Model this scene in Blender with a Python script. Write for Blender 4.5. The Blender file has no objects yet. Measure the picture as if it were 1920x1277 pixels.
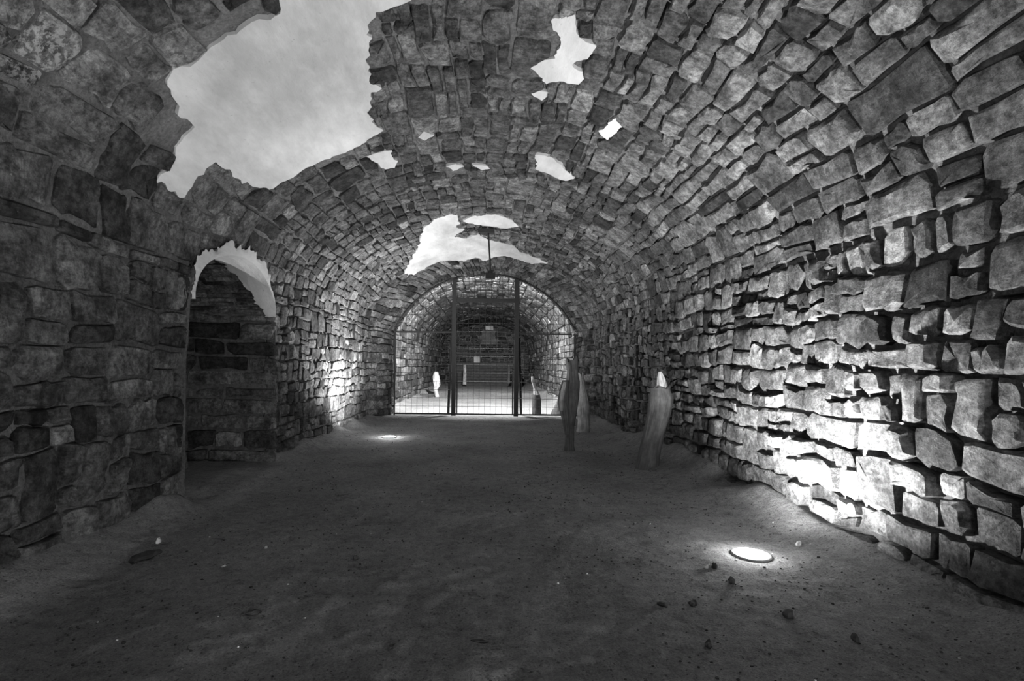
import bpy, math, random
from mathutils import Vector, Matrix, noise
from mathutils.geometry import delaunay_2d_cdt
import numpy as np

random.seed(7)
sc = bpy.context.scene
COL = sc.collection
R = random.uniform

# ------------------------------------------------------------------ camera
CAM = Vector((0, 0, 1.4))
F = 960.0
roll = math.radians(0.6); PX, PY = 912.0, 686.0     # optical axis lies left of and below the middle of the frame
fwd = Vector((0, 1, 0))
q = fwd.to_track_quat('-Z', 'Y').to_matrix() @ Matrix.Rotation(roll, 3, 'Z')
cd = bpy.data.cameras.new('camera'); cam = bpy.data.objects.new('camera', cd); COL.objects.link(cam)
cam.matrix_world = Matrix.Translation(CAM) @ q.to_4x4()
cd.shift_x = (960-PX)/1920; cd.shift_y = (PY-638.5)/1920; cd.sensor_width = 36; cd.lens = 18.0; cd.clip_start = .05; cd.clip_end = 200
sc.camera = cam
QI = q.transposed()

def project(p):
    v = QI @ (Vector(p) - CAM)
    if v.z > -0.05: return None
    return (PX + F*v.x/-v.z, PY - F*v.y/-v.z, -v.z)

def ray(px, py):
    return (q @ Vector(((px-PX)/F, -(py-PY)/F, -1))).normalized()

# ------------------------------------------------------------------ world, exposure, lights
w = bpy.data.worlds.new('world'); sc.world = w; w.use_nodes = True
w.node_tree.nodes['Background'].inputs[0].default_value = (1, 1, 1, 1)
w.node_tree.nodes['Background'].inputs[1].default_value = 0.5
sc.view_settings.view_transform = 'Standard'; sc.view_settings.look = 'None'
sc.view_settings.gamma = 1; sc.view_settings.use_curve_mapping = False
sc.view_settings.exposure = 0.4
sc.cycles.diffuse_bounces = 5; sc.cycles.max_bounces = 8
sc.cycles.sample_clamp_indirect = 4.0

def light(name, kind, loc, direction, power, parent=None, size=.1, cone=120, blend=.8):
    ld = bpy.data.lights.new(name, kind); o = bpy.data.objects.new(name, ld); COL.objects.link(o)
    o.location = loc; o.rotation_euler = Vector(direction).to_track_quat('-Z', 'Y').to_euler()
    ld.energy = power
    if kind == 'SPOT': ld.spot_size = math.radians(cone); ld.spot_blend = blend; ld.shadow_soft_size = size
    elif kind == 'AREA': ld.shape = 'DISK'; ld.size = size
    else: ld.shadow_soft_size = size
    if parent:
        o.parent = parent; o.location = Vector(loc) - parent.location
    return o

# beam: (x, y, side, watts of the wall beam, watts of the open upward wash)
UPLIGHTS = [(2.0, 3.84, 1, 560, 86, 8), (-1.86, 9.88, -1, 620, 135, 9), (-2.0, -2.2, -1, 240, 45, 3), (1.9, -1.0, 1, 50, 84, 3)]  # last two: unseen, added behind the camera as fill for left wall and niche
BEAM_DIR = (.60, .62, 1.0)

# ------------------------------------------------------------------ materials (all neutral grey: the place is seen in black and white)
def mat(name):
    m = bpy.data.materials.new(name); m.use_nodes = True
    nt = m.node_tree; b = nt.nodes['Principled BSDF']
    return m, nt, b

def N(nt, t, **k):
    n = nt.nodes.new(t)
    for a, v in k.items():
        if a.startswith('i_'): n.inputs[a[2:].replace('_', ' ')].default_value = v
        else: setattr(n, a, v)
    return n

def math_(nt, op, a, b=None, clamp=False):
    n = nt.nodes.new('ShaderNodeMath'); n.operation = op; n.use_clamp = clamp
    for i, v in enumerate((a, b)):
        if v is None: continue
        if isinstance(v, (int, float)): n.inputs[i].default_value = v
        else: nt.links.new(v, n.inputs[i])
    return n.outputs[0]

def maprange(nt, v, a, b, c, d):
    n = nt.nodes.new('ShaderNodeMapRange'); nt.links.new(v, n.inputs[0])
    for i, x in enumerate((a, b, c, d)): n.inputs[i+1].default_value = x
    return n.outputs[0]

def nz(nt, vec, scale, detail=5, rough=.6, mul=None):
    if mul:
        m = nt.nodes.new('ShaderNodeVectorMath'); m.operation = 'MULTIPLY'
        nt.links.new(vec, m.inputs[0]); m.inputs[1].default_value = mul; vec = m.outputs[0]
    n = nt.nodes.new('ShaderNodeTexNoise'); nt.links.new(vec, n.inputs['Vector'])
    n.inputs['Scale'].default_value = scale; n.inputs['Detail'].default_value = detail; n.inputs['Roughness'].default_value = rough
    return n.outputs[0]

def bump(nt, b, h, dist, strength=1.0, prev=None):
    n = nt.nodes.new('ShaderNodeBump'); nt.links.new(h, n.inputs['Height'])
    n.inputs['Distance'].default_value = dist; n.inputs['Strength'].default_value = strength
    if prev is not None: nt.links.new(prev, n.inputs['Normal'])
    nt.links.new(n.outputs[0], b.inputs['Normal']); return n.outputs[0]

def grey(nt, b, v):
    n = nt.nodes.new('ShaderNodeCombineColor')
    for i in range(3): nt.links.new(v, n.inputs[i])
    nt.links.new(n.outputs[0], b.inputs['Base Color'])

def stone_material(name, specks=True, gain=1.0, rug=1.0):
    m, nt, b = mat(name)
    at = N(nt, 'ShaderNodeAttribute', attribute_name='sc').outputs['Vector']
    tone = N(nt, 'ShaderNodeAttribute', attribute_name='tone').outputs['Fac']
    pos = N(nt, 'ShaderNodeNewGeometry').outputs['Position']
    blot = nz(nt, at, 5, 4, .6)
    stri = nz(nt, at, 1, 6, .72, (9, 34, 5))
    fine = nz(nt, pos, 70, 5, .7)
    v = math_(nt, 'MULTIPLY', tone, maprange(nt, blot, .3, .72, .42, 1.7))
    v = math_(nt, 'MULTIPLY', v, maprange(nt, stri, .3, .7, .72, 1.28))
    v = math_(nt, 'MULTIPLY', v, maprange(nt, fine, .3, .7, .72, 1.28))
    # lime specks and worn pale crusts
    sp = nz(nt, pos, 34, 3, .75)
    lm = nz(nt, pos, 1.1, 3, .6)
    k = math_(nt, 'MULTIPLY', maprange(nt, sp, .67, .72, 0, 1), maprange(nt, lm, .50, .66, 0, 1))
    # dark soot blotches
    dk = nz(nt, pos, 2.6, 4, .65)
    v = math_(nt, 'MULTIPLY', v, maprange(nt, dk, .36, .52, .50, 1.0))
    pit = nz(nt, pos, 19, 6, .72)
    v = math_(nt, 'MULTIPLY', v, maprange(nt, pit, .38, .60, .42, 1.22))
    v = math_(nt, 'ADD', v, math_(nt, 'MULTIPLY', k, .35))
    # patch of white salt bloom high on the near left vault
    dn = nt.nodes.new('ShaderNodeVectorMath'); dn.operation = 'DISTANCE'; nt.links.new(pos, dn.inputs[0]); dn.inputs[1].default_value = SALT
    sm = math_(nt, 'MULTIPLY', maprange(nt, dn.outputs['Value'], .12, .34, 1, 0), maprange(nt, nz(nt, pos, 22, 5, .7), .47, .56, 0, 1))
    v = math_(nt, 'ADD', v, math_(nt, 'MULTIPLY', sm, .55))
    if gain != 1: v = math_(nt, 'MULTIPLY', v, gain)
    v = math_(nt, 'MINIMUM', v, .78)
    grey(nt, b, v)
    h1 = nz(nt, at, 9, 6, .62)
    h = math_(nt, 'ADD', math_(nt, 'MULTIPLY', h1, 1.1), math_(nt, 'MULTIPLY', stri, .95))
    n1 = bump(nt, b, h, .080*rug)
    n1 = bump(nt, b, pit, .045, 1, n1)
    bump(nt, b, fine, .012, 1, n1)
    b.inputs['Roughness'].default_value = .82; b.inputs['Specular IOR Level'].default_value = .25
    return m

def mortar_material():
    m, nt, b = mat('mortar')
    pos = N(nt, 'ShaderNodeNewGeometry').outputs['Position']
    a = nz(nt, pos, 2.2, 5, .65); c = nz(nt, pos, 30, 5, .75); d = nz(nt, pos, 110, 3, .7)
    v = math_(nt, 'MULTIPLY', maprange(nt, a, .3, .7, .12, .27), maprange(nt, c, .3, .7, .55, 1.4))
    v = math_(nt, 'ADD', v, math_(nt, 'MULTIPLY', maprange(nt, d, .68, .74, 0, 1), .22))
    grey(nt, b, v)
    n1 = bump(nt, b, nz(nt, pos, 11, 7, .68), .06)
    bump(nt, b, c, .008, 1, n1)
    b.inputs['Roughness'].default_value = .95; b.inputs['Specular IOR Level'].default_value = .1
    return m

def plaster_material():
    m, nt, b = mat('lime_plaster')
    pos = N(nt, 'ShaderNodeNewGeometry').outputs['Position']
    a = nz(nt, pos, .9, 6, .6, (1, .55, 1)); c = nz(nt, pos, 5, 6, .7, (1, .35, 1)); d = nz(nt, pos, 26, 4, .6)
    v = math_(nt, 'MULTIPLY', maprange(nt, a, .36, .64, .48, .84), maprange(nt, c, .3, .62, .84, 1.06))
    v = math_(nt, 'MULTIPLY', v, maprange(nt, d, .66, .76, 1, .72))
    grey(nt, b, v)
    n1 = bump(nt, b, c, .02); bump(nt, b, d, .003, .7, n1)
    b.inputs['Roughness'].default_value = .85; b.inputs['Specular IOR Level'].default_value = .2
    return m

def ground_material():
    m, nt, b = mat('packed_earth')
    pos = N(nt, 'ShaderNodeNewGeometry').outputs['Position']
    a = nz(nt, pos, 1.0, 5, .6); c = nz(nt, pos, 14, 6, .7); d = nz(nt, pos, 85, 4, .75); e = nz(nt, pos, 45, 2, .6)
    v = math_(nt, 'MULTIPLY', maprange(nt, a, .3, .7, .28, .46), maprange(nt, c, .3, .7, .74, 1.25))
    v = math_(nt, 'MULTIPLY', v, maprange(nt, d, .3, .7, .62, 1.4))
    v = math_(nt, 'MULTIPLY', v, maprange(nt, e, .62, .70, 1, .4))
    v = math_(nt, 'MULTIPLY', v, maprange(nt, nz(nt, pos, 5, 6, .75), .56, .66, 1, .62))
    grey(nt, b, v)
    n1 = bump(nt, b, c, .06); bump(nt, b, d, .010, 1, n1)
    b.inputs['Roughness'].default_value = .95; b.inputs['Specular IOR Level'].default_value = .1
    return m

def wood_material(name, tone):
    m, nt, b = mat(name)
    at = N(nt, 'ShaderNodeAttribute', attribute_name='sc').outputs['Vector']
    pos = N(nt, 'ShaderNodeNewGeometry').outputs['Position']
    g = nz(nt, at, 1, 6, .6, (26, 2.2, 1)); c = nz(nt, pos, 7, 5, .6)
    v = math_(nt, 'MULTIPLY', maprange(nt, g, .3, .7, tone*.5, tone*1.6), maprange(nt, c, .3, .7, .6, 1.3))
    grey(nt, b, v); bump(nt, b, math_(nt, 'ADD', g, c), .016)
    b.inputs['Roughness'].default_value = .8
    return m

def plain(name, v, rough=.6, metal=0.0, var=.25, scale=30, bd=.003):
    m, nt, b = mat(name)
    pos = N(nt, 'ShaderNodeNewGeometry').outputs['Position']
    a = nz(nt, pos, scale, 4, .6)
    grey(nt, b, maprange(nt, a, .3, .7, v*(1-var), v*(1+var)))
    bump(nt, b, a, bd)
    b.inputs['Roughness'].default_value = rough; b.inputs['Metallic'].default_value = metal
    return m

SALT = (-2.62, 2.98, 3.20)
M_STONE = stone_material('rubble_stone')
M_JAMB = stone_material('niche_stone', gain=1.15)
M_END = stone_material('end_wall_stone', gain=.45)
M_MORTAR = mortar_material(); M_PLASTER = plaster_material(); M_GROUND = ground_material()
M_WOOD = wood_material('weathered_wood', .12); M_WOODP = wood_material('pale_broken_wood', .55); M_WOODD = wood_material('dark_wood', .085)
M_IRON = plain('rusty_iron', .035, .7, .3); M_HOUSING = plain('lamp_housing', .03, .5, .4)
M_RIM = plain('dusty_steel_rim', .35, .45, .6)
M_CHIP = plain('litter', .05, .9, 0, .5); M_CHIPL = plain('pale_litter', .6, .8, 0, .3)
M_EMIT, _nt, _b = mat('lit_lamp_glass')
_b.inputs['Emission Color'].default_value = (1, 1, 1, 1); _b.inputs['Emission Strength'].default_value = 12
_b.inputs['Base Color'].default_value = (.8, .8, .8, 1)

# ------------------------------------------------------------------ object helpers
def put(o, parent=None, **props):
    COL.objects.link(o)
    if parent is not None: o.parent = parent
    for k, v in props.items(): o[k] = v
    return o

def mesh_obj(name, verts, faces, m, parent=None, smooth=True, sharp=.6, scv=None, tone=None, origin=None, **props):
    if origin is not None:
        off = Vector(origin); verts = [Vector(v) - off for v in verts]
    me = bpy.data.meshes.new(name); me.from_pydata([tuple(v) for v in verts], [], faces)
    if smooth:
        me.polygons.foreach_set('use_smooth', [True]*len(me.polygons))
        if sharp: me.set_sharp_from_angle(angle=sharp)
    if scv is not None:
        a = me.attributes.new('sc', 'FLOAT_VECTOR', 'POINT'); a.data.foreach_set('vector', np.array(scv, dtype=np.float32).ravel())
    if tone is not None:
        a = me.attributes.new('tone', 'FLOAT', 'POINT'); a.data.foreach_set('value', np.array(tone, dtype=np.float32))
    me.materials.append(m); me.update()
    o = bpy.data.objects.new(name, me)
    if origin is not None: o.location = Vector(origin)
    put(o, parent, **props)
    if origin is not None and parent is not None:
        o.location = Vector(origin) - parent.location
    return o

def empty(name, loc, label, cat, group=None):
    o = bpy.data.objects.new(name, None); o.location = loc; o.empty_display_size = .1
    put(o); o['label'] = label; o['category'] = cat
    if group: o['group'] = group
    return o

# ------------------------------------------------------------------ the tunnel section
XC, HW, SP, CR = -.09, 2.89, 2.38, 4.15
GY = 14.25
def smooth(a, b, x):
    t = min(1, max(0, (x-a)/(b-a))); return t*t*(3-2*t)

def section(y):
    """half width, springing, crown, circle blend, centre x at distance y"""
    if y < 14.75: k = smooth(12.9, 14.0, y)
    else: k = 1 - smooth(14.75, 14.85, y)
    beyond = y > 14.75
    cr = (4.40 - .2*min(1, (y-14.75)/19)) if beyond else CR
    return (HW + (2.56-HW)*k, SP + (2.34-SP)*k, cr + (4.0-cr)*k, k, XC + (-.05-XC)*k)

_T = 400
_tab = [0.0]
for i in range(1, _T+1):
    t0, t1 = math.pi*(1-(i-1)/_T), math.pi*(1-i/_T)
    _tab.append(_tab[-1] + math.hypot(HW*(math.cos(t1)-math.cos(t0)), (CR-SP)*(math.sin(t1)-math.sin(t0))))
ARC = _tab[-1]

def arc_theta(a):
    a = min(max(a, 0), ARC); lo = int(np.searchsorted(_tab, a)); lo = max(1, min(_T, lo))
    f = (a-_tab[lo-1])/(_tab[lo]-_tab[lo-1])
    return math.pi*(1-(lo-1+f)/_T)

def theta_arc(th):
    f = (1-th/math.pi)*_T; i = int(min(_T-1, max(0, f)))
    return _tab[i] + (_tab[i+1]-_tab[i])*(f-i)

def bulge(x, y, z):
    return .055*noise.noise(Vector((x*.7, y*.45, z*.7+3))) + .028*noise.noise(Vector((x*1.9, y*1.5, z*1.9)))

def base(reg, a, y):
    hw, sp, cr, k, xc = section(y)
    if reg == 'L': return Vector((xc-hw-.04*(1-a/SP), y, a*sp/SP))
    if reg == 'R': return Vector((xc+hw+.04*(1-a/SP), y, a*sp/SP))
    th = arc_theta(a); c, s = math.cos(th), math.sin(th)
    p = Vector((xc+hw*c, y, sp+(cr-sp)*s))
    if k > 0:
        h = cr-sp; Rr = (hw*hw+h*h)/(2*h); al = math.asin(min(1, hw/Rr)); an = al*(1-2*th/math.pi)
        p = p.lerp(Vector((xc+Rr*math.sin(an), y, sp+h-Rr+Rr*math.cos(an))), k)
    return p

def surf(reg, a, y):
    """point and inward normal on the rough lining"""
    e = .02
    if reg in 'LCR':
        p = base(reg, a, y)
        if reg == 'C':
            d = base(reg, a+e, y) - base(reg, a-e, y)
            n = Vector((d.z, 0, -d.x)).normalized()
        else: n = Vector((1 if reg == 'L' else -1, 0, 0))
    elif reg == 'J':                 # far jamb of the niche: a = height, y -> depth into the wall
        p = Vector((-y, NY1, a)); n = Vector((0, -1, 0))
    elif reg == 'S':                 # soffit of the niche: a = arc along the arch from far springing, y -> depth
        t = a/NARC*math.pi
        p = Vector((-y, NYC+NHW*math.cos(t), NSP+NRI*math.sin(t)))
        n = Vector((0, -NHW*math.cos(t)/NHW**2, -NRI*math.sin(t)/NRI**2)).normalized()
    elif reg == 'E':                 # end wall: a = height, y -> x across
        p = Vector((y, 34.0, a)); n = Vector((0, -1, 0))
    b = bulge(p.x, p.y, p.z) * (1 if reg in 'LCR' else .4)
    return p + n*b, n

# ------------------------------------------------------------------ niche in the left wall
NY0, NY1 = 5.15, 7.1
NYC, NHW = (NY0+NY1)/2, (NY1-NY0)/2
NSP, NRI = 2.08, .58
NARC = 3.0
def niche_h(y):
    u = (y-NYC)/NHW
    return NSP + NRI*math.sqrt(max(0, 1-u*u)) if abs(u) <= 1 else -1

# outlines of holes and plaster in (y, a) of each region
def poly_contains(poly, x, y):
    c = False; j = len(poly)-1
    for i in range(len(poly)):
        xi, yi = poly[i]; xj, yj = poly[j]
        if (yi > y) != (yj > y) and x < (xj-xi)*(y-yi)/(yj-yi)+xi: c = not c
        j = i
    return c

def nearest_on(poly, x, y):
    best = None
    for i in range(len(poly)):
        ax, ay = poly[i-1]; bx, by = poly[i]; dx, dy = bx-ax, by-ay; l = dx*dx+dy*dy or 1e-9
        t = min(1, max(0, ((x-ax)*dx+(y-ay)*dy)/l)); px, py = ax+t*dx, ay+t*dy
        d = (px-x)**2+(py-y)**2
        if best is None or d < best[0]: best = (d, px, py)
    return best

def unproject_ceiling(px, py):
    d = ray(px, py); t = .5
    def out(t):
        p = CAM + d*t; hw, sp, cr, k, xc = section(min(p.y, 12.8))
        return p.z > sp and ((p.x-xc)/hw)**2 + ((p.z-sp)/(cr-sp))**2 > 1 or abs(p.x-xc) > hw
    while not out(t) and t < 40: t += .05
    lo, hi = t-.05, t
    for _ in range(20):
        m = (lo+hi)/2
        if out(m): hi = m
        else: lo = m
    p = CAM + d*hi; hw, sp, cr, k, xc = section(min(p.y, 12.8))
    th = math.atan2(max(0, (p.z-sp)/(cr-sp)), (p.x-xc)/hw)
    return (p.y, theta_arc(th))

def roughen(poly, step, amp):
    out = []
    for i in range(len(poly)):
        a, b = Vector(poly[i-1]), Vector(poly[i]); d = b-a; n = max(1, int(d.length/step))
        perp = Vector((-d.y, d.x)).normalized() if d.length > 0 else Vector((0, 0))
        for k in range(n):
            t = k/n; p = a+d*t
            o = amp*(1.8*noise.noise(Vector((p.x*6, p.y*6, 1))) + 1.3*noise.noise(Vector((p.x*19, p.y*19, 7))) + R(-.25, .25))
            p = p + perp*o; out.append((p.x, p.y))
    return out

PATCHES_PX = [
 ([(528,-150),(528,-5),(526,26),(505,38),(483,32),(460,48),(443,65),(428,67),(396,89),(372,110),(356,121),(340,125),(319,152),(325,190),(336,202),(335,218),(361,238),(333,277),(329,293),(312,318),(295,340),(320,352),(348,372),(358,348),(380,325),(404,303),(418,312),(431,317),(437,330),(455,342),(480,348),(511,350),(534,340),(586,313),(618,299),(673,273),(720,245),(701,236),(695,210),(697,174),(713,168),(693,146),(687,115),(697,99),(691,63),(705,28),(760,10),(800,-8),(830,-150)], 'largest'),
 ([(1034,33),(1075,23),(1079,43),(1087,65),(1094,74),(1120,88),(1106,102),(1075,121),(1096,135),(1085,157),(1050,152),(1024,155),(997,127),(1012,114),(1042,112),(1051,94),(1053,70),(1036,57)], ''),
 ([(997,172),(1010,167),(1030,170),(1018,184)], ''),
 ([(1002,290),(1036,295),(1058,315),(1078,333),(1060,338),(1006,319)], ''),
 ([(683,295),(708,286),(732,284),(736,296),(748,305),(740,316),(723,321),(705,308)], ''),
 ([(781,256),(793,241),(815,252),(795,262)], ''),
 ([(1126,247),(1153,223),(1167,236),(1136,268)], ''),
 ([(836,315),(854,312),(872,317),(852,323)], ''),
 ([(881,314),(905,313),(922,319),(905,323)], ''),
 ([(760,512),(770,490),(782,466),(790,440),(797,425),(819,403),(840,398),(859,399),(861,413),(856,425),(872,430),(850,442),(876,448),(898,440),(913,450),(962,460),(977,474),(1026,493),(996,495),(977,490),(943,481),(905,487),(891,482),(870,487),(830,489),(793,504),(770,516)], 'glow'),
 ([(866,412),(890,404),(928,401),(960,412),(973,425),(943,428),(915,424),(890,421)], ''),
]
PATCHES = []
for pts, tag in PATCHES_PX:
    pl = [unproject_ceiling(*p) for p in pts]
    PATCHES.append(roughen(pl, .045 if tag else .03, .030 if tag else .018))

# niche outline: below the springing of the vault in L, above it in C
arch = [(NYC+NHW*math.cos(math.pi*i/24), NSP+NRI*math.sin(math.pi*i/24)) for i in range(25)]
HOLE_L = [(NY1, -.5)] + [(y, min(h, SP+.02)) for y, h in arch] + [(NY0, -.5)]
HOLE_L = [(y + (.05*noise.noise(Vector((y, a*4, 3))) if a < SP-.3 else 0), a) for y, a in ([(NY1, -.5+.12*i) for i in range(21) if -.5+.12*i < NSP-.05] + [(y, min(h, SP+.15)) for y, h in arch] + [(NY0, 2.0-.12*i) for i in range(22)])]
def h_to_arc(h):      # height on the left haunch -> arc coordinate
    return theta_arc(math.pi - math.asin(min(1, max(0, (h-SP)/(CR-SP)))))
upper = [(y, h) for y, h in arch if h > SP]
HOLE_C = [(upper[0][0]+.02, -.1)] + [(y, h_to_arc(h)) for y, h in upper] + [(upper[-1][0]-.02, -.1)]
# plaster left on the lip of the niche arch (on the wall face), ragged
lipL = []
def lip(h0, reg):
    inner, outer = [], []
    for i in range(25):
        t = math.pi*(.02+.96*i/24)
        wdt = (.10+.16*noise.noise(Vector((t*3.3, 2, 5)))+.05*noise.noise(Vector((t*12, 4, 1))))
        if .0 < t < 2.9: wdt = max(.03, wdt)
        inner.append((NYC+NHW*math.cos(t), NSP+NRI*math.sin(t)))
        outer.append((NYC+(NHW+wdt)*math.cos(t), NSP+(NRI+wdt)*math.sin(t)))
    return inner, outer

# ------------------------------------------------------------------ lining shell (mortar bed) with holes cut
def shell(name, reg, a0, a1, ys, astep, holes, recess, parent=None, m=None):
    pts = []; edges = []
    na = max(2, int((a1-a0)/astep))
    for i, y in enumerate(ys):
        for j in range(na+1):
            a = a0+(a1-a0)*j/na
            if 0 < i < len(ys)-1 and 0 < j < na: pts.append((y+R(-.02, .02), a+R(-.02, .02)))
            else: pts.append((y, a))
    HS = [Hole(h) for h in holes]
    pts = [p for p in pts if not any(h.has(*p) for h in HS)]
    for h in holes:
        k = len(pts); hh = [(min(max(p[0], ys[0]), ys[-1]), min(max(p[1], a0), a1)) for p in h]
        pts += hh; edges += [(k+i, k+(i+1) % len(hh)) for i in range(len(hh))]
    vo, eo, fo, *_ = delaunay_2d_cdt([Vector(p) for p in pts], edges, [], 0, 1e-5)
    fs = []
    for f in fo:
        cx = sum(vo[i].x for i in f)/3; cy = sum(vo[i].y for i in f)/3
        if any(h.has(cx, cy) for h in HS): continue
        fs.append(tuple(f))
    vs = []
    for v in vo:
        p, n = surf(reg, v.y, v.x)
        r = recess(v.x, v.y) if callable(recess) else recess
        vs.append(p - n*(r - .022*noise.noise(p*8) - .014*noise.noise(p*21)))
    if reg in 'LCJES':   # make faces point inwards
        pass
    o = mesh_obj(name, vs, fs, m or M_MORTAR, parent, sharp=None)
    return o

class Hole:
    def __init__(s, poly):
        s.p = poly; ys_ = [q_[0] for q_ in poly]; as_ = [q_[1] for q_ in poly]; s.b = (min(ys_), max(ys_), min(as_), max(as_))
    def hit(s, y0, y1, a0, a1): return y1 > s.b[0] and y0 < s.b[1] and a1 > s.b[2] and a0 < s.b[3]
    def has(s, y, a): return s.b[0] < y < s.b[1] and s.b[2] < a < s.b[3] and poly_contains(s.p, y, a)

# how far the joints are raked out at a place
def rake(reg, a, y):
    if reg == 'L': return .036 + .008*smooth(5, 9, y)
    if reg == 'R': return .056 - .018*smooth(6, 11, y)
    if reg == 'C':
        side = a/ARC
        return .022 + .026*smooth(.50, .85, side) + .02*smooth(7, 11, y)*(1-smooth(.3, .6, side))
    return .05

# ------------------------------------------------------------------ stones
def subdivide(r, tu, tv, out):
    y0, y1, a0, a1 = r; wd, ht = y1-y0, a1-a0
    if wd > tu*R(1.15, 2.0):
        m = y0 + wd*R(.36, .64); subdivide((y0, m, a0, a1), tu, tv, out); subdivide((m, y1, a0, a1), tu, tv, out)
    elif ht > tv*R(1.2, 2.1):
        m = a0 + ht*R(.36, .64); subdivide((y0, y1, a0, m), tu, tv, out); subdivide((y0, y1, m, a1), tu, tv, out)
    else: out.append(r)

def layout(y0, y1, a0, a1, size, band=(1.3, 2.1), start=.3):
    out = []; a = a0
    while a < a1-.04:
        y = y0 - R(0, start); tu, tv = size(y0, a)
        h = tv*R(*band)
        if a+h > a1-.09: h = a1-a
        while y < y1:
            tu, tv = size(y, a); L = tu*R(1.5, 3.5)
            if y+L > y1-.1: L = max(.12, y1-y)
            subdivide((y, y+L, a, a+h), tu, tv, out); y += L
        a += h
    return out

def warp(reg, y, a, k=1.0):
    s = 1.6
    return (y + k*.06*noise.noise(Vector((y*s, a*s*1.3, 11.3))), a + k*.055*noise.noise(Vector((y*s*.8, a*s*1.3, 4.7))) + k*.035*noise.noise(Vector((y*4.5, a*5, 9))))

TRI_RECS = []
def stone_geo(reg, r, depth_fn, holes, fine, gap, k=1.0, amax=None, amin=None, tone=None, depth=None):
    y0, y1, a0, a1 = r; wd, ht = y1-y0, a1-a0
    g = gap*R(.4, 1.9); y0 += g; y1 -= g; a0 += g*R(.5, 1); a1 -= g*R(.5, 1); mn = min(wd, ht)
    if y1-y0 < .02 or a1-a0 < .02: return None
    c = [R(.05, .30)*mn for _ in range(4)]; s = [R(.25, 1.0) for _ in range(4)]
    sk = R(-.12, .12)*mn
    pts = [(y0+c[0], a0), (y1-c[1], a0), (y1, a0+c[1]*s[1]), (y1, a1-c[2]*s[2]), (y1-c[2], a1), (y0+c[3], a1), (y0, a1-c[3]*s[3]), (y0, a0+c[0]*s[0])]
    if fine:   # two more points on the long sides: ten sides, fifty triangles
        q1, q2 = R(.3, .7), R(.3, .7)
        if wd >= ht:
            pts.insert(1, (y0+(y1-y0)*q1, a0+R(-.02, .09)*mn)); pts.insert(6, (y0+(y1-y0)*q2, a1-R(-.02, .09)*mn))
        else:
            pts.insert(3, (y1-R(-.02, .09)*mn, a0+(a1-a0)*q1)); pts.insert(8, (y0+R(-.02, .09)*mn, a0+(a1-a0)*q2))
    jt = .05*mn
    cy, ca = (y0+y1)/2, (a0+a1)/2
    P = []
    for (y, a) in pts:
        y += sk*(a-ca)/ht*2 + R(-jt, jt); a += R(-jt, jt)
        y, a = warp(reg, y, a, k)
        if amax is not None: a = min(a, amax)
        if amin is not None: a = max(a, amin)
        P.append((y, a))
    n = len(P); cy = sum(p[0] for p in P)/n; ca = sum(p[1] for p in P)/n
    lo_y, hi_y, lo_a, hi_a = min(p[0] for p in P), max(p[0] for p in P), min(p[1] for p in P), max(p[1] for p in P)
    hs = [h for h in holes if h.hit(lo_y, hi_y, lo_a, hi_a)]
    if hs:
        if any(h.has(cy, ca) for h in hs): return None
        D = []
        for i in range(n):
            A_, B_ = P[i], P[(i+1) % n]
            D += [A_, ((A_[0]+B_[0])/2, (A_[1]+B_[1])/2)]
        Q = []
        for (y, a) in D:
            f = 1.0
            for k_ in range(1, 13):
                t_ = k_/12
                if any(h.has(cy+(y-cy)*t_, ca+(a-ca)*t_) for h in hs): f = (k_-.5)/12; break
            Q.append((cy+(y-cy)*f, ca+(a-ca)*f))
        P = Q; n = len(P); cy = sum(p[0] for p in P)/n; ca = sum(p[1] for p in P)/n
    area = abs(sum(P[i-1][0]*P[i][1]-P[i][0]*P[i-1][1] for i in range(n)))/2
    if area < .30*wd*ht or area < .0012: return None
    rk = rake(reg, ca, cy)
    d = (depth if depth is not None else depth_fn(rk)) ; ty, ta = R(-.05, .05), R(-.07, .07)
    if fine: rings = [(1.0, -rk-.03, 0), (R(.94, .98), d-R(.004, .3)*(d+rk), .005), (R(.66, .80), d+R(.0, .010), .008)]
    else: rings = [(1.0, -rk-.03, 0), (R(.90, .96), d-R(.0, .2)*(d+rk), .007)]
    V, S = [], []
    ox, oy, oz = R(0, 50), R(0, 50), R(0, 50); rot = random.random() < (.35 if reg == 'C' else .22)
    def add(y, a, hgt):
        p, nn = surf(reg, a, y); V.append(p + nn*hgt)
        u, v = (a, y) if rot else (y, a)
        S.append((u+ox, v+oy, hgt+oz))
    for ri, (sc_, hh, jj) in enumerate(rings):
        for (y, a) in P:
            e = (R(-.06, .06)*mn if ri >= 2 else 0)
            yy = cy+(y-cy)*sc_+e; aa = ca+(a-ca)*sc_+e*.6
            add(yy, aa, hh + R(-jj, jj) + ((yy-cy)*ty+(aa-ca)*ta if ri >= 1 else 0))
    add(cy+R(-.05, .05)*wd, ca+R(-.1, .1)*ht, d+R(.0, .014))
    Fc = []
    for ri in range(len(rings)-1):
        for i in range(n):
            j = (i+1) % n; A = ri*n
            Fc.append((A+i, A+j, A+n+j, A+n+i))
    A = (len(rings)-1)*n
    for i in range(n): Fc.append((A+i, A+(i+1) % n, len(V)-1))
    if reg in ('R', 'J'): pass
    t = tone if tone is not None else max(.09, random.gauss(.25, .10))
    if random.random() < .07: t *= 1.6
    c0, nn = surf(reg, ca, cy)
    pr = project(c0); vis = 0
    if pr:
        tov = (CAM-c0).normalized(); x, y_, dz = pr
        if -40 < x < 1960 and -40 < y_ < 1317: vis = area*abs(tov.dot(nn))*(F/dz)**2
    return dict(V=V, F=Fc, S=S, t=t, c=c0, vis=vis)

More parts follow.
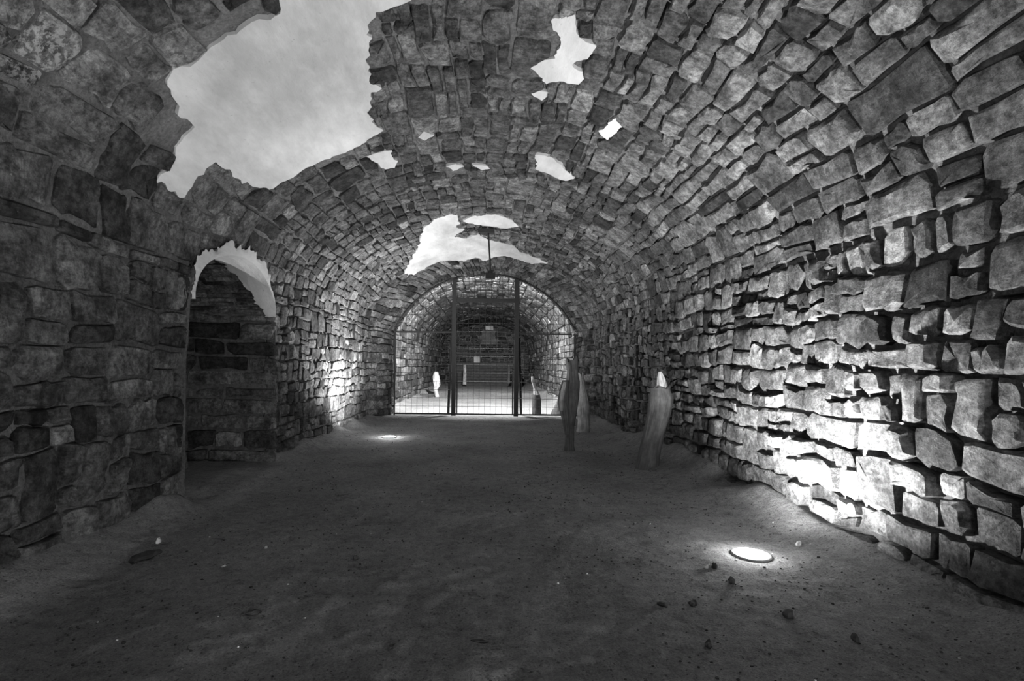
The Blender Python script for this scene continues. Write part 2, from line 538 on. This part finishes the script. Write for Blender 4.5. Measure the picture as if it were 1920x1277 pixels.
def orient(V, Fc, nrm_to):
    """flip faces so they point to the open side"""
    a, b, c = V[Fc[-1][0]], V[Fc[-1][1]], V[Fc[-1][2]]
    if (b-a).cross(c-a).dot(nrm_to) < 0: return [tuple(reversed(f)) for f in Fc]
    return Fc

def emit_stones(recs, parent, m, limit=300, name='stone', rest='small_stones'):
    recs = [r for r in recs if r]
    recs.sort(key=lambda r: -r['vis'])
    single = [r for r in recs[:limit] if r['vis'] > 40]; other = recs[len(single):]
    for r in single:
        Fc = orient(r['V'], r['F'], r['n'])
        mesh_obj(name, r['V'], Fc, m, parent, scv=r['S'], tone=[r['t']]*len(r['V']), origin=r['c'], sharp=.62)
    if other:
        V, Fs, S, T = [], [], [], []
        for r in other:
            o = len(V); V += r['V']; S += r['S']; T += [r['t']]*len(r['V'])
            Fs += [tuple(i+o for i in f) for f in orient(r['V'], r['F'], r['n'])]
        mesh_obj(rest, V, Fs, m, parent, scv=S, tone=T, sharp=.62, kind='stuff')

def stones(reg, rects, depth_fn, holes, gap, fine_before=8.0, **kw):
    out = []
    for r in rects:
        yc = (r[0]+r[1])/2
        rec = stone_geo(reg, r, depth_fn, holes, (yc < fine_before) if reg in 'LCR' else True, gap, **kw)
        if rec:
            p, n = surf(reg, (r[2]+r[3])/2, yc); rec['n'] = n; out.append(rec)
    return out

Y0S, Y1S = .6, 14.72
ys_near = [-6+.25*i for i in range(24)] + [.12*i for i in range(0, 13)] + [1.5+.055*i for i in range(138)] + [9.1+.09*i for i in range(60)] + [14.55, 14.75]
ys_far = [14.76, 14.8, 14.85] + [15+.3*i for i in range(64)]
ys = sorted(set(round(y, 3) for y in ys_near + ys_far if y <= 34.3)) + [34.3]

wall_left = shell('wall_left', 'L', -.25, SP+.15, ys, .055, [HOLE_L], lambda y, a: rake('L', a, y)); wall_left['kind'] = 'structure'
wall_right = shell('wall_right', 'R', -.25, SP+.15, ys, .055, [], lambda y, a: rake('R', a, y)); wall_right['kind'] = 'structure'
ceiling = shell('ceiling', 'C', 0, ARC, ys, .06, [HOLE_C], lambda y, a: rake('C', a, y)); ceiling['kind'] = 'structure'

def size_L(y, a): return (R(.22, .40), R(.17, .26)) if y < 4.9 else (.28, .17) if y < 15 else (.7, .24)
def size_R(y, a): return (R(.19, .34), R(.15, .21)) if y < 6.5 else (.25, .15) if y < 15 else (.7, .24)
def size_C(y, a):
    s = a/ARC
    if y > 14.7: return (.6, .24)
    if s < .32: return (.44, .25) if y < 6.5 else (.30, .16)
    return (R(.24, .44), R(.14, .21)) if y < 9 else (.28, .15)

lr = layout(Y0S, NY0, -.05, SP, size_L) + layout(NY0, Y1S, -.05, SP, size_L)
d_left = lambda rk: R(.0, .034)
rl = stones('L', lr, d_left, [Hole(HOLE_L)], .012, amax=SP+.03)
rl += stones('L', layout(14.9, 34, 0, SP, size_L), lambda rk: R(.0, .03), [], .012, 0, amax=SP+.03)
emit_stones(rl, wall_left, M_STONE)

rr = layout(Y0S, Y1S, -.05, SP, size_R)
r_ = stones('R', rr, lambda rk: R(-.01, .05)+(.035 if random.random() < .18 else 0), [], .013, k=1.15, amax=SP+.03)
r_ += stones('R', layout(14.9, 34, 0, SP, size_R), lambda rk: R(.0, .03), [], .012, 0, amax=SP+.03)
emit_stones(r_, wall_right, M_STONE)

cr_ = layout(Y0S, Y1S, 0, ARC*.32, size_C) + layout(Y0S, 7.5, ARC*.32, ARC, size_C) + layout(7.5, Y1S, ARC*.32, ARC, size_C)
hc = [Hole(h) for h in [HOLE_C] + PATCHES]
rc = stones('C', cr_, lambda rk: R(-.002, .022) + .5*max(0, rk-.02)*random.random(), hc, .010, amin=-.02, amax=ARC+.02)
rc += stones('C', layout(14.9, 34, 0, ARC, size_C), lambda rk: R(.0, .025), [], .012, 0, amin=0, amax=ARC)
emit_stones(rc, ceiling, M_STONE)

# ------------------------------------------------------------------ plaster sheets
def sheet(poly, reg, parent, off, thick=.03, step=.13, name='plaster_patch'):
    ys_ = [p[0] for p in poly]; as_ = [p[1] for p in poly]
    pts = list(poly); k = len(pts); edges = [(i, (i+1) % k) for i in range(k)]
    y = min(ys_)
    while y < max(ys_):
        a = min(as_)
        while a < max(as_):
            q_ = (y+R(-.01, .01), a+R(-.01, .01))
            if poly_contains(poly, *q_) and nearest_on(poly, *q_)[0] > (.35*step)**2: pts.append(q_)
            a += step
        y += step
    vo, eo, fo, *_ = delaunay_2d_cdt([Vector(p) for p in pts], edges, [], 0, 1e-6)
    fs = [tuple(f) for f in fo if poly_contains(poly, sum(vo[i].x for i in f)/3, sum(vo[i].y for i in f)/3)]
    cnt = {}
    for f in fs:
        for i in range(3):
            e = (f[i], f[(i+1) % 3]); cnt[e] = 1
    rim = [e for e in cnt if (e[1], e[0]) not in cnt]
    V, V2 = [], []
    for v in vo:
        p, n = surf(reg, v.y, v.x); o = off + .008*noise.noise(p*2.5)
        V.append(p+n*o); V2.append(p+n*(o-thick))
    m = len(V)
    allf = fs + [(e[1], e[0], e[0]+m, e[1]+m) for e in rim]
    return mesh_obj(name, V+V2, allf, M_PLASTER, parent, sharp=.7)

for i, pl in enumerate(PATCHES):
    o = sheet(pl, 'C', ceiling, .004, .05, .13 if i in (0, 9) else .08)
    if i == 0: o['label'] = 'largest smooth pale plaster area on the vault'

# ------------------------------------------------------------------ niche lining
wall_niche = bpy.data.objects.new('wall_niche', None); put(wall_niche, None, kind='structure')
NX = 5.2
def niche_shell():
    V, Fc = [], []
    prof = [(NY1+.05, -.2), (NY1+.05, .7), (NY1+.05, 1.4)] + [(NYC+(NHW+.05)*math.cos(math.pi*i/20), NSP+(NRI+.05)*math.sin(math.pi*i/20)) for i in range(21)] + [(NY0-.12, 1.4), (NY0-.12, .7), (NY0-.12, -.2)]
    xs = [-2.60, -3.1, -3.5, -4.1, -NX]
    for x in xs:
        for (y, z) in prof:
            xx = x
            if x == -2.60:   # stop at the face of wall and vault
                if z <= SP: xx = XC-HW+.0
                else: xx = XC-HW*math.sqrt(max(0, 1-((z-SP)/(CR-SP))**2))
                xx += .03
            V.append((xx, y, z))
    n = len(prof)
    for k in range(len(xs)-1):
        for i in range(n-1): Fc.append((k*n+i, k*n+i+1, (k+1)*n+i+1, (k+1)*n+i))
    Fc.append(tuple((len(xs)-1)*n+i for i in range(n)))
    return mesh_obj('mortar_bed', V, Fc, M_MORTAR, wall_niche, smooth=False)
niche_shell()
jr = layout(2.93, 5.1, -.05, NSP, lambda y, a: (.62, .20), band=(.85, 1.35), start=.03)
emit_stones(stones('J', jr, lambda rk: R(-.03, .045), [], .020, k=1.1, tone=None), wall_niche, M_JAMB)
sr = layout(3.2, 5.1, 0, NARC, lambda y, a: (.34, .085), band=(.8, 1.3))
emit_stones(stones('S', sr, lambda rk: R(-.03, -.005), [], .006, k=.35), wall_niche, M_JAMB, name='soffit_stone', rest='small_soffit_stones')
# near corner stones standing along the edge of the niche (visible reveal)
# plaster on the front of the soffit and on the lip
def niche_plaster():
    V, Fc = [], []; n = 90
    for i in range(n+1):
        t = math.pi*(-.02+1.04*i/n); y = NYC+(NHW-.005)*math.cos(t); z = NSP+(NRI-.005)*math.sin(t)
        xf = (XC-HW) if z <= SP else XC-HW*math.sqrt(max(0, 1-((z-SP)/(CR-SP))**2))
        o = .07 + .13*noise.noise(Vector((t*3.0, .3, 8))) + .06*noise.noise(Vector((t*11, .3, 2))) + .06*math.sin(t)
        o = max(.015, o + .05*noise.noise(Vector((t*26, .3, 5))))*(.5+.5*math.sin(max(0, t)))
        wy, wz = math.cos(t), math.sin(t)
        dp = (.10 + .26*max(0, math.sin(t))**.8 + .06*noise.noise(Vector((t*5, 3, 8))) + .05*noise.noise(Vector((t*21, 3, 8))))
        rows = [(xf+.026, y+wy*(o), z+wz*(o)), (xf+.045, y+wy*o*.5, z+wz*o*.5), (xf+.045, y, z), (xf-.04, y-wy*.012, z-wz*.012), (xf-dp*.6, y-wy*.012, z-wz*.012), (xf-dp, y, z), (xf-dp, y+wy*.05, z+wz*.05)]
        for k, (a, b, c) in enumerate(rows):
            if k < 2:      # follow the vault haunch where the lip climbs onto it
                zz = c
                a = ((XC-HW) if zz <= SP else XC-HW*math.sqrt(max(0, 1-((zz-SP)/(CR-SP))**2))) + (.035 if k == 1 else .012) + .02
            V.append((a, b, c))
    m = 7
    for i in range(n):
        for k in range(m-1): Fc.append((i*m+k, (i+1)*m+k, (i+1)*m+k+1, i*m+k+1))
    mesh_obj('plaster_patch', V, Fc, M_PLASTER, wall_niche, sharp=.7)['label'] = 'ragged white plaster band around the niche arch'
niche_plaster()

# ------------------------------------------------------------------ end wall
wall_back = shell('wall_back', 'E', -.1, 4.5, [-3.3+.3*i for i in range(23)], .3, [], .05); wall_back['kind'] = 'structure'
win = [(-.33, 2.92), (.55, 2.92), (.55, 3.75), (-.33, 3.75)]
er = layout(-3.0, 2.9, .1, 4.3, lambda y, a: (.42, .19))
def dE(rk): return R(0, .04)
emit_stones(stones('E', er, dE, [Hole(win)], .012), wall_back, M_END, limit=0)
def box(x0, x1, y0, y1, z0, z1, jit=0.0):
    V = [Vector((x, y, z)) + Vector((R(-jit, jit), R(-jit, jit), R(-jit, jit))) for x in (x0, x1) for y in (y0, y1) for z in (z0, z1)]
    return V, [(0, 1, 3, 2), (4, 6, 7, 5), (0, 4, 5, 1), (2, 3, 7, 6), (0, 2, 6, 4), (1, 5, 7, 3)]
def boxobj(name, b, m, parent=None, **k):
    V, Fc = b; c = sum(V, Vector())/8
    return mesh_obj(name, V, Fc, m, parent, smooth=False, origin=c, **k)
boxobj('lintel_block', box(-.1, .42, 33.82, 34, 3.78, 4.05, .02), M_PLASTER, wall_back)
boxobj('ledge', box(-2.1, 1.9, 33.86, 34, 2.15, 2.22, .01), M_MORTAR, wall_back)
boxobj('sill', box(-.4, .7, 33.88, 34, 2.82, 2.9, .01), M_MORTAR, wall_back)
boxobj('pale_block', box(-.85, -.45, 33.9, 34, 1.6, 2.0, .03), M_PLASTER, wall_back)
lowwall = []
for k in range(8):
    V, Fc = box(-2.2+R(0, .2), 1.9-R(0, .2), 33.55+.02*k, 34, .1+.19*k, .1+.19*(k+1)-.02, .01)
    boxobj('course', (V, Fc), M_WOODD, wall_back)

# ------------------------------------------------------------------ floor
def floor_h(x, y):
    d = min(x-(XC-HW), (XC+HW)-x)
    if NY0-.1 < y < NY1+.1 and x < -2: d = max(d, .25)
    bank = smooth(4.4, 5.8, y)*(1-smooth(9, 11, y)) if x > 0 else 0
    h = .15*max(0, 1-max(0, d)/(.55+.35*bank))**2*(1+.35*bank if x > 0 else .8)*(1+.8*noise.noise(Vector((x*2, y*1.6, 6))))
    h += .02*noise.noise(Vector((x*1.1, y*1.1, 0))) + .010*noise.noise(Vector((x*4, y*4, 2))) + .010*noise.noise(Vector((x*10, y*10, 5)))
    h += .14*smooth(23.2, 24.0, y+.3*noise.noise(Vector((x*2, y, 0)))) + .02*math.exp(-((y-14.0)/.18)**2)
    h -= .10*smooth(5.5, 3.0, y)*0
    if (x-1.12)**2 < 0: pass
    for ux, uy, *_ in UPLIGHTS:
        r2 = (x-ux)**2+(y-uy)**2
        if r2 < .09: h *= smooth(.02, .09, r2)
    return h
def build_floor():
    yl = [-6+.3*i for i in range(26)]; y = 1.8
    while y < 34.4: yl.append(y); y += .035*max(1, y/3.2)
    xl = [-5.3, -4.9, -4.6, -4.3, -4.0, -3.7, -3.4, -3.2]; x = -3.1
    while x < 3.1: xl.append(x); x += .045
    V = [(x, y, floor_h(x, y)) for y in yl for x in xl]; n = len(xl)
    Fc = [(j*n+i, j*n+i+1, (j+1)*n+i+1, (j+1)*n+i) for j in range(len(yl)-1) for i in range(n-1)]
    mesh_obj('floor', V, Fc, M_GROUND, None, sharp=None, kind='structure')
build_floor()

# ------------------------------------------------------------------ tubes and lathes
def tube(path, r, seg=8, closed=False):
    V, Fc = [], []; path = [Vector(p) for p in path]
    for i, p in enumerate(path):
        d = (path[min(i+1, len(path)-1)] - path[max(i-1, 0)]).normalized()
        u = d.orthogonal().normalized() if abs(d.y) > .9 else d.cross(Vector((0, 1, 0))).normalized(); v = d.cross(u)
        rr = r[i] if isinstance(r, (list, tuple)) else r
        for k in range(seg):
            t = 2*math.pi*k/seg; V.append(p + (u*math.cos(t)+v*math.sin(t))*rr)
    for i in range(len(path)-1):
        for k in range(seg): Fc.append((i*seg+k, i*seg+(k+1) % seg, (i+1)*seg+(k+1) % seg, (i+1)*seg+k))
    Fc.append(tuple(reversed(range(seg)))); Fc.append(tuple((len(path)-1)*seg+k for k in range(seg)))
    return V, Fc
def tubeobj(name, path, r, m, parent=None, seg=8, **k):
    V, Fc = tube(path, r, seg); return mesh_obj(name, V, Fc, m, parent, origin=path[0], sharp=.9, **k)
def lathe(name, prof, loc, m, parent, seg=32):
    V, Fc = [], []
    for (r, z) in prof:
        for k in range(seg):
            t = 2*math.pi*k/seg; V.append(Vector(loc)+Vector((r*math.cos(t), r*math.sin(t), z)))
    for i in range(len(prof)-1):
        for k in range(seg): Fc.append((i*seg+k, i*seg+(k+1) % seg, (i+1)*seg+(k+1) % seg, (i+1)*seg+k))
    Fc.append(tuple((len(prof)-1)*seg+k for k in range(seg)))
    return mesh_obj(name, V, Fc, m, parent, origin=loc, sharp=.6)

# ------------------------------------------------------------------ gate
gate = empty('gate', (-.05, GY, 0), 'tall arched iron mesh gate with two heavy posts closing the tunnel', 'gate')
def gx(px): return (px-911)/67.4
def arch_h(x, ins=.02):
    hw, sp, cr, k, xc = section(GY); h = cr-sp; Rr = (hw*hw+h*h)/(2*h)
    return sp+h-Rr+math.sqrt(max(0, Rr*Rr-(x-xc)**2)) - ins
GL, GR = -.05-2.50, -.05+2.50
arcp = [(x, GY, arch_h(x, .035)) for x in [GL+(GR-GL)*i/40 for i in range(41)]]
arcp = [(x, y, max(z, 2.30)) for x, y, z in arcp]
tubeobj('arch_frame', arcp, .024, M_IRON, gate)
for x in (GL, GR): tubeobj('jamb', [(x, GY, 0), (x, GY, 2.32)], .022, M_IRON, gate)
PL, PR = gx(850), gx(967)
for x in (PL, PR):
    boxobj('post', box(x-.06, x+.06, GY-.05, GY+.05, -.03, arch_h(x, .05)), M_IRON, gate)
boxobj('transom', box(GL, PL-.06, GY-.02, GY+.02, 2.30, 2.345), M_IRON, gate)
boxobj('transom', box(PR+.06, GR-.08, GY-.02, GY+.02, 2.28, 2.325), M_IRON, gate)
boxobj('crossbeam', box(PL+.06, PR-.06, GY-.03, GY+.03, 3.16, 3.27), M_IRON, gate)
boxobj('lock_bar', box(PL+.06, PR-.06, GY-.01, GY+.01, 1.72, 1.735), M_IRON, gate)
boxobj('bottom_rail', box(GL, GR, GY-.02, GY+.02, .03, .07), M_IRON, gate)
tubeobj('brace', [(PL-.08, GY+.1, 2.2), (PL-.17, GY+.35, .0)], .038, M_IRON, gate)
tubeobj('brace', [(PR+.08, GY+.1, 2.2), (PR+.17, GY+.35, .0)], .038, M_IRON, gate)
for x in (PL+.10, PR-.10): tubeobj('stile', [(x, GY-.01, .05), (x, GY-.01, 1.2)], .012, M_IRON, gate)
x = GL+.157
while x < GR-.05:
    if min(abs(x-PL), abs(x-PR)) > .07:
        tubeobj('wire', [(x, GY, .05), (x, GY, arch_h(x, .03))], .0055, M_IRON, gate, seg=5)
    x += .157
z = .26
while z < 3.9:
    hw, sp, cr, k, xc = section(GY); h = cr-sp; Rr = (hw*hw+h*h)/(2*h)
    if z > sp: xe = math.sqrt(max(.01, Rr*Rr-(z-(sp+h-Rr))**2))-.04
    else: xe = 2.50
    tubeobj('wire', [(-.05-xe, GY+.012, z), (-.05+xe, GY+.012, z)], .0055, M_IRON, gate, seg=5)
    z += .232

# ------------------------------------------------------------------ ground uplights
UL = ['bright round uplight sunk in the earth floor beside the right wall', 'small bright round uplight sunk in the floor far ahead by the left wall', 'added unseen fill uplight in the floor by the left wall behind the viewer', 'added unseen fill uplight in the floor by the right wall behind the viewer']
for i, (x, y, side, pw, pa, pg) in enumerate(UPLIGHTS):
    t = empty('ground_uplight', (x, y, 0), UL[i], 'lamp', 'floor uplights')
    lathe('rim', [(.140, -.04), (.140, .008), (.134, .014), (.126, .014), (.122, .010), (.122, -.02)], (x, y, 0), M_RIM, t)
    lathe('glass', [(.128, .010), (.11, .018), (.07, .028), (.03, .033), (.005, .034)], (x, y, 0), M_EMIT, t)
    light('beam', 'SPOT', (x, y, .07), (BEAM_DIR[0]*side, BEAM_DIR[1], BEAM_DIR[2]), pw, t, .04, 112, 1)
    light('wash', 'SPOT', (x, y, .08), (.15 if i < 3 else -.75, .1 if i < 3 else .45, 1), pa*4, t, .06, 165, .6)
    light('glow', 'POINT', (x, y, .09), (0, 0, -1), pg, t, .05)

# ------------------------------------------------------------------ hanging floodlight on its rod
HB = 10.1; hx = .03
hang = empty('hanging_floodlight', (hx, HB, 4.1), 'small dark floodlight box hanging on a thin rod from the vault before the gate', 'lamp')
boxobj('ceiling_bracket', box(hx-.22, hx+.10, HB-.06, HB+.06, 4.02, 4.10, .01), M_IRON, hang)
tubeobj('rod', [(hx-.02, HB, 4.06), (hx+.01, HB, 3.6), (hx+.03, HB, 3.26)], .016, M_IRON, hang)
boxobj('yoke', box(hx-.02, hx+.08, HB-.015, HB+.015, 3.22, 3.28), M_IRON, hang)
boxobj('housing', box(hx-.065, hx+.125, HB-.06, HB+.05, 3.11, 3.23), M_HOUSING, hang)
tubeobj('cable', [(hx-.2, HB, 4.05), (hx-.17, HB, 3.97), (hx-.08, HB, 3.93), (hx-.02, HB, 3.9)], .007, M_IRON, hang, seg=6)

# floodlight fixed behind the crown of the gate arch, throwing light up the far tunnel
fb = empty('arch_floodlight', (-.05, 14.92, 4.2), 'flat floodlight fixed behind the crown of the gate arch', 'lamp')
boxobj('housing', box(-.4, .3, 14.86, 14.96, 4.17, 4.3), M_HOUSING, fb)
light('beam', 'SPOT', (-.05, 15.06, 4.18), (0, .55, -.83), 2800, fb, .12, 124, .7)
light('crown_wash', 'SPOT', (-.05, 15.06, 4.14), (0, .93, .36), 2400, fb, .12, 170, .9)

# ------------------------------------------------------------------ timber and stones standing in the tunnel
def ground_pt(px, py):
    d = ray(px, py); t = -CAM.z/d.z; return CAM + d*t

def log(name, rings, m, parent, seg=14, top_jag=.0, flat=1.0, rough=.10, seed=0, cap=True, label=None):
    """rings: (x, y, z, rx) centre line; cross-section flattened in y by flat"""
    V, Fc, S = [], [], []; n = len(rings)
    for i, (x, y, z, r) in enumerate(rings):
        for k in range(seg):
            t = 2*math.pi*k/seg
            rr = r*(1+rough*2*noise.noise(Vector((math.cos(t)*1.3+seed, math.sin(t)*1.3, z*1.7))) + rough*noise.noise(Vector((math.cos(t)*4+seed, math.sin(t)*4, z*6))))
            dz = 0
            if i == n-1: dz = top_jag*noise.noise(Vector((math.cos(t)*1.6+seed*3, math.sin(t)*1.6, 7)))*2
            V.append((x+rr*math.cos(t), y+rr*flat*math.sin(t), z+dz)); S.append((t*.12+seed, z, seed))
    for i in range(n-1):
        for k in range(seg): Fc.append((i*seg+k, i*seg+(k+1) % seg, (i+1)*seg+(k+1) % seg, (i+1)*seg+k))
    x, y, z, r = rings[-1]; V.append((x, y, z-top_jag*.5)); S.append((0, z, seed))
    for k in range(seg): Fc.append(((n-1)*seg+k, (n-1)*seg+(k+1) % seg, len(V)-1))
    o = mesh_obj(name, V, Fc, m, parent, scv=S, origin=rings[0][:3], sharp=.7)
    if label: o['label'] = label
    return o

def prings(pts, y, sub=3):
    """silhouette list (px_left, px_right, py) at distance y -> rings, refined"""
    k = []
    for xl, xr, py in pts:
        d1 = ray(xl, py); d2 = ray(xr, py); p1 = CAM+d1*(y/d1.y); p2 = CAM+d2*(y/d2.y); c = (p1+p2)/2
        k.append((c.x, y, c.z, (p2-p1).length/2))
    out = []
    for i in range(len(k)-1):
        for s in range(sub): out.append(tuple(k[i][j]+(k[i+1][j]-k[i][j])*s/sub for j in range(4)))
    out.append(k[-1]); return out

y1 = 8.56
t = empty('timber_post', (1.38, y1, 0), 'tall weathered tree-trunk post standing free before the gate on the right', 'post')
log('trunk', prings([(1057, 1078, 847), (1059, 1076, 835), (1060, 1077, 800), (1061, 1081, 775), (1062, 1085, 745), (1062, 1086, 715), (1063, 1083, 692), (1060, 1083, 676)], y1), M_WOOD, t, flat=.7, top_jag=.09, seed=2.1, rough=.10)
log('split_limb', prings([(1058, 1068, 815), (1053, 1068, 785), (1046, 1066, 757), (1050, 1067, 733), (1055, 1067, 713)], y1-.06), M_WOOD, t, seg=9, flat=.5, seed=5.3, rough=.2)
log('split_limb', prings([(1050, 1055, 770), (1048, 1056, 752), (1052, 1060, 730), (1057, 1062, 716)], y1-.14), M_WOODP, t, seg=8, flat=.4, seed=6.3, rough=.2, label='pale torn wood')

y2 = 11.0
t = empty('standing_slab', (2.0, y2, 0), 'pale pitted slab leaning by the right wall behind the tall trunk post', 'slab')
log('slab', prings([(1080, 1106, 812), (1082, 1106, 790), (1081, 1105, 760), (1082, 1099, 730), (1082, 1093, 702)], y2), wood_material('pitted_slab', .45), t, flat=.35, top_jag=.1, seed=9, rough=.08)

y3 = 7.05
t = empty('leaning_post', (2.15, y3, 0), 'thick leaning timber post with pale broken top against the right wall', 'post')
log('post', prings([(1190, 1234, 880), (1194, 1237, 865), (1199, 1240, 840), (1208, 1250, 800), (1215, 1258, 770), (1217, 1262, 745), (1219, 1255, 728)], y3), M_WOOD, t, flat=.8, top_jag=.03, seed=12, rough=.05)
log('broken_top', prings([(1221, 1252, 732), (1230, 1251, 722), (1231, 1247, 710), (1235, 1240, 697)], y3), M_WOODP, t, seg=9, flat=.6, seed=4, rough=.2, label='pale splintered top')

y4 = 14.95
t = empty('short_stump', (1.45, y4, 0), 'short dark stump with a tall pale splinter just beyond the gate', 'stump')
log('stump', prings([(997, 1014, 778), (997, 1014, 760), (998, 1013, 740)], y4), M_WOODD, t, top_jag=.02, seed=1)
log('splinter', prings([(999, 1012, 741), (1000, 1006, 728), (996, 1003, 715), (996, 1001, 706)], y4), M_WOODP, t, seg=9, flat=.6, seed=3, label='pale upright splinter')

t = empty('leaning_stump', (2.0, 15.05, 0), 'dark tapering stump leaning right beyond the gate, behind the tall trunk post', 'stump')
log('stump', prings([(1033, 1056, 777), (1040, 1058, 760), (1048, 1062, 742), (1056, 1064, 725)], 15.05), M_WOODD, t, seed=8)

y6 = 22.5
t = empty('broken_stone_pillar', (-2.2, y6, 0), 'pale narrow broken stone pillar near the left wall beyond the gate', 'pillar')
log('shaft', prings([(816, 824, 745), (813, 821, 731), (813, 825, 722), (811, 823, 706), (814, 821, 697)], y6), M_WOODP, t, seg=9, flat=.6, seed=6, rough=.2)
t = empty('low_dark_piece', (-2.6, 22.4, 0), 'short dark piece low on the floor left of the pale broken pillar', 'plank')
a1_, b1_ = ground_pt(796, 729), ground_pt(813, 739)
boxobj('dark_piece', box(-2.85, -2.3, 22.2, 22.35, .02, .14, .03), M_WOODD, t)  # short dark box low on the floor, left of the pillar
for (l, r_px, tp, bt, Y, lab) in [(868, 875, 684, 718, 31.0, 'pale upright post far down the tunnel before the end wall, left of centre'), (951, 957, 685, 716, 31.2, 'pale upright post before the end wall, right of the gate opening centre'), (970, 977, 689, 717, 30.0, 'grey upright post by the right wall near the end wall')]:
    c = prings([(l, r_px, bt+3), ((l+l+1), r_px, (tp+bt)/2), (l+1, r_px-1, tp)] if False else [(l, r_px, bt+3), (l+1, r_px, (tp+bt)/2), (l+1, r_px-1, tp)], Y)
    t = empty('far_post', c[0][:3], lab, 'post', 'posts before the end wall')
    log('shaft', c, M_WOOD if Y != 31.0 else M_WOODP, t, seg=8, seed=Y, rough=.12)

# ------------------------------------------------------------------ litter on the floor
def chip(name, px, py, wpx, hgt, m, seed, **props):
    g = ground_pt(px, py); rnd = random.Random(seed); s = wpx/(F/g.y)/2
    V, Fc = [], []; n = 7
    rot = rnd.uniform(0, 3); el = rnd.uniform(.4, .8)
    for (sc_, z) in ((1, -.01), (1, hgt*.5), (.6, hgt)):
        for k in range(n):
            t = 2*math.pi*k/n; r = s*sc_*(1+rnd.uniform(-.25, .25)); x, y = r*math.cos(t), r*el*math.sin(t)
            V.append((x*math.cos(rot)-y*math.sin(rot), x*math.sin(rot)+y*math.cos(rot), z+(rnd.uniform(-.2, .3)*hgt if z > 0 else 0)))
    for i in range(2):
        for k in range(n): Fc.append((i*n+k, i*n+(k+1) % n, (i+1)*n+(k+1) % n, (i+1)*n+k))
    Fc.append(tuple(2*n+k for k in range(n)))
    gz = floor_h(g.x, g.y)
    return mesh_obj(name, [Vector(v)+Vector((g.x, g.y, gz)) for v in V], Fc, m, None, smooth=False, origin=(g.x, g.y, gz), **props)

def item(name, cat, label, *a): chip(name, *a, label=label, category=cat)
item('pebble', 'pebble', 'oval pale pebble by the foot of the right wall beside the bright uplight', 1497, 1025, 11, .03, M_CHIPL, 1)
item('pebble', 'pebble', 'round dark pebble just below the bright uplight', 1371, 1093, 11, .035, M_CHIP, 2)
item('wood_chip', 'wood chip', 'flat wedge of dark wood on the floor below and right of the bright uplight', 1478, 1153, 30, .028, M_WOODD if False else M_CHIP, 3)
item('dry_leaf', 'leaf', 'pale curled leaf piece in the litter left of the bright uplight', 1327, 1062, 16, .02, M_CHIPL, 4)
item('pebble', 'pebble', 'dark lump touching the pale leaf piece left of the bright uplight', 1340, 1063, 14, .03, M_CHIP, 5)
item('wood_chip', 'wood chip', 'pale edged flake on the floor below the litter of the right uplight', 1242, 1134, 20, .02, M_CHIP, 6)
item('wood_chip', 'wood chip', 'dark broad flake beside the pale edged one on the right of the floor', 1300, 1129, 34, .018, M_CHIP, 7)
item('pebble', 'pebble', 'single dark pebble alone in the middle left of the floor', 667, 1049, 11, .025, M_CHIP, 8)
item('bark_flake', 'bark', 'flat dark bark flake by the foot of the near left wall', 270, 1043, 70, .02, M_CHIP, 9)
item('paper_scrap', 'scrap', 'small white scrap on the bark flake by the near left wall', 297, 1018, 13, .03, M_CHIPL, 10)
item('pebble', 'pebble', 'dark pebble near the lower right edge of the litter, largest there', 1328, 1210, 20, .03, M_CHIP, 11)
item('pebble', 'pebble', 'dark pebble on the floor nearest the right wall at the bottom of the photo', 1603, 1201, 18, .03, M_CHIP, 12)
item('bark_flake', 'bark', 'dark bark flake low on the floor left of the middle', 735, 1216, 22, .015, M_CHIP, 13)
item('bark_flake', 'bark', 'dark crumbled flake on the open floor at the lower left', 475, 1153, 26, .018, M_CHIP, 14)
item('dry_leaf', 'leaf', 'long thin leaf on the floor at lower centre', 900, 1203, 30, .008, M_CHIP, 15)
item('paper_scrap', 'scrap', 'white speck on the open floor right of the bark flake', 420, 1062, 9, .012, M_CHIPL, 16)
item('paper_scrap', 'scrap', 'white speck on the floor halfway to the niche corner', 499, 1027, 8, .012, M_CHIPL, 17)

def gravel(n, name, m, dens, smin, smax):
    V, Fc = [], []; rnd = random.Random(99+n); c = 0
    while c < n:
        y = 1.9 + 12*rnd.random()**1.3; x = rnd.uniform(-2.7, 2.6)
        if noise.noise(Vector((x*1.3, y*1.3, 3)))*1.4 + (.35 if x > .5 else 0) + rnd.uniform(-.5, .5) < dens: continue
        if any((x-u[0])**2+(y-u[1])**2 < .03 for u in UPLIGHTS): continue
        s = rnd.uniform(smin, smax)*(1 if rnd.random() < .95 else 1.5); z = floor_h(x, y); o = len(V); k = 5; rt = rnd.uniform(0, 6)
        h = s*rnd.uniform(.3, .8); el = rnd.uniform(.4, 1)
        for (q_, zz) in ((1, -.004), (.75, h)):
            for i in range(k):
                t = rt+2*math.pi*i/k; V.append((x+s*q_*math.cos(t)*rnd.uniform(.7, 1.2), y+s*el*q_*math.sin(t)*rnd.uniform(.7, 1.2), z+zz))
        for i in range(k): Fc.append((o+i, o+(i+1) % k, o+k+(i+1) % k, o+k+i))
        Fc.append(tuple(o+k+i for i in range(k))); c += 1
    mesh_obj(name, V, Fc, m, None, smooth=False, kind='stuff', label=name.replace('_', ' ')+' scattered over the earth floor', category='litter')
gravel(2600, 'dark_gravel', M_CHIP, .12, .003, .011)
gravel(260, 'pale_grit', M_CHIPL, .1, .003, .008)
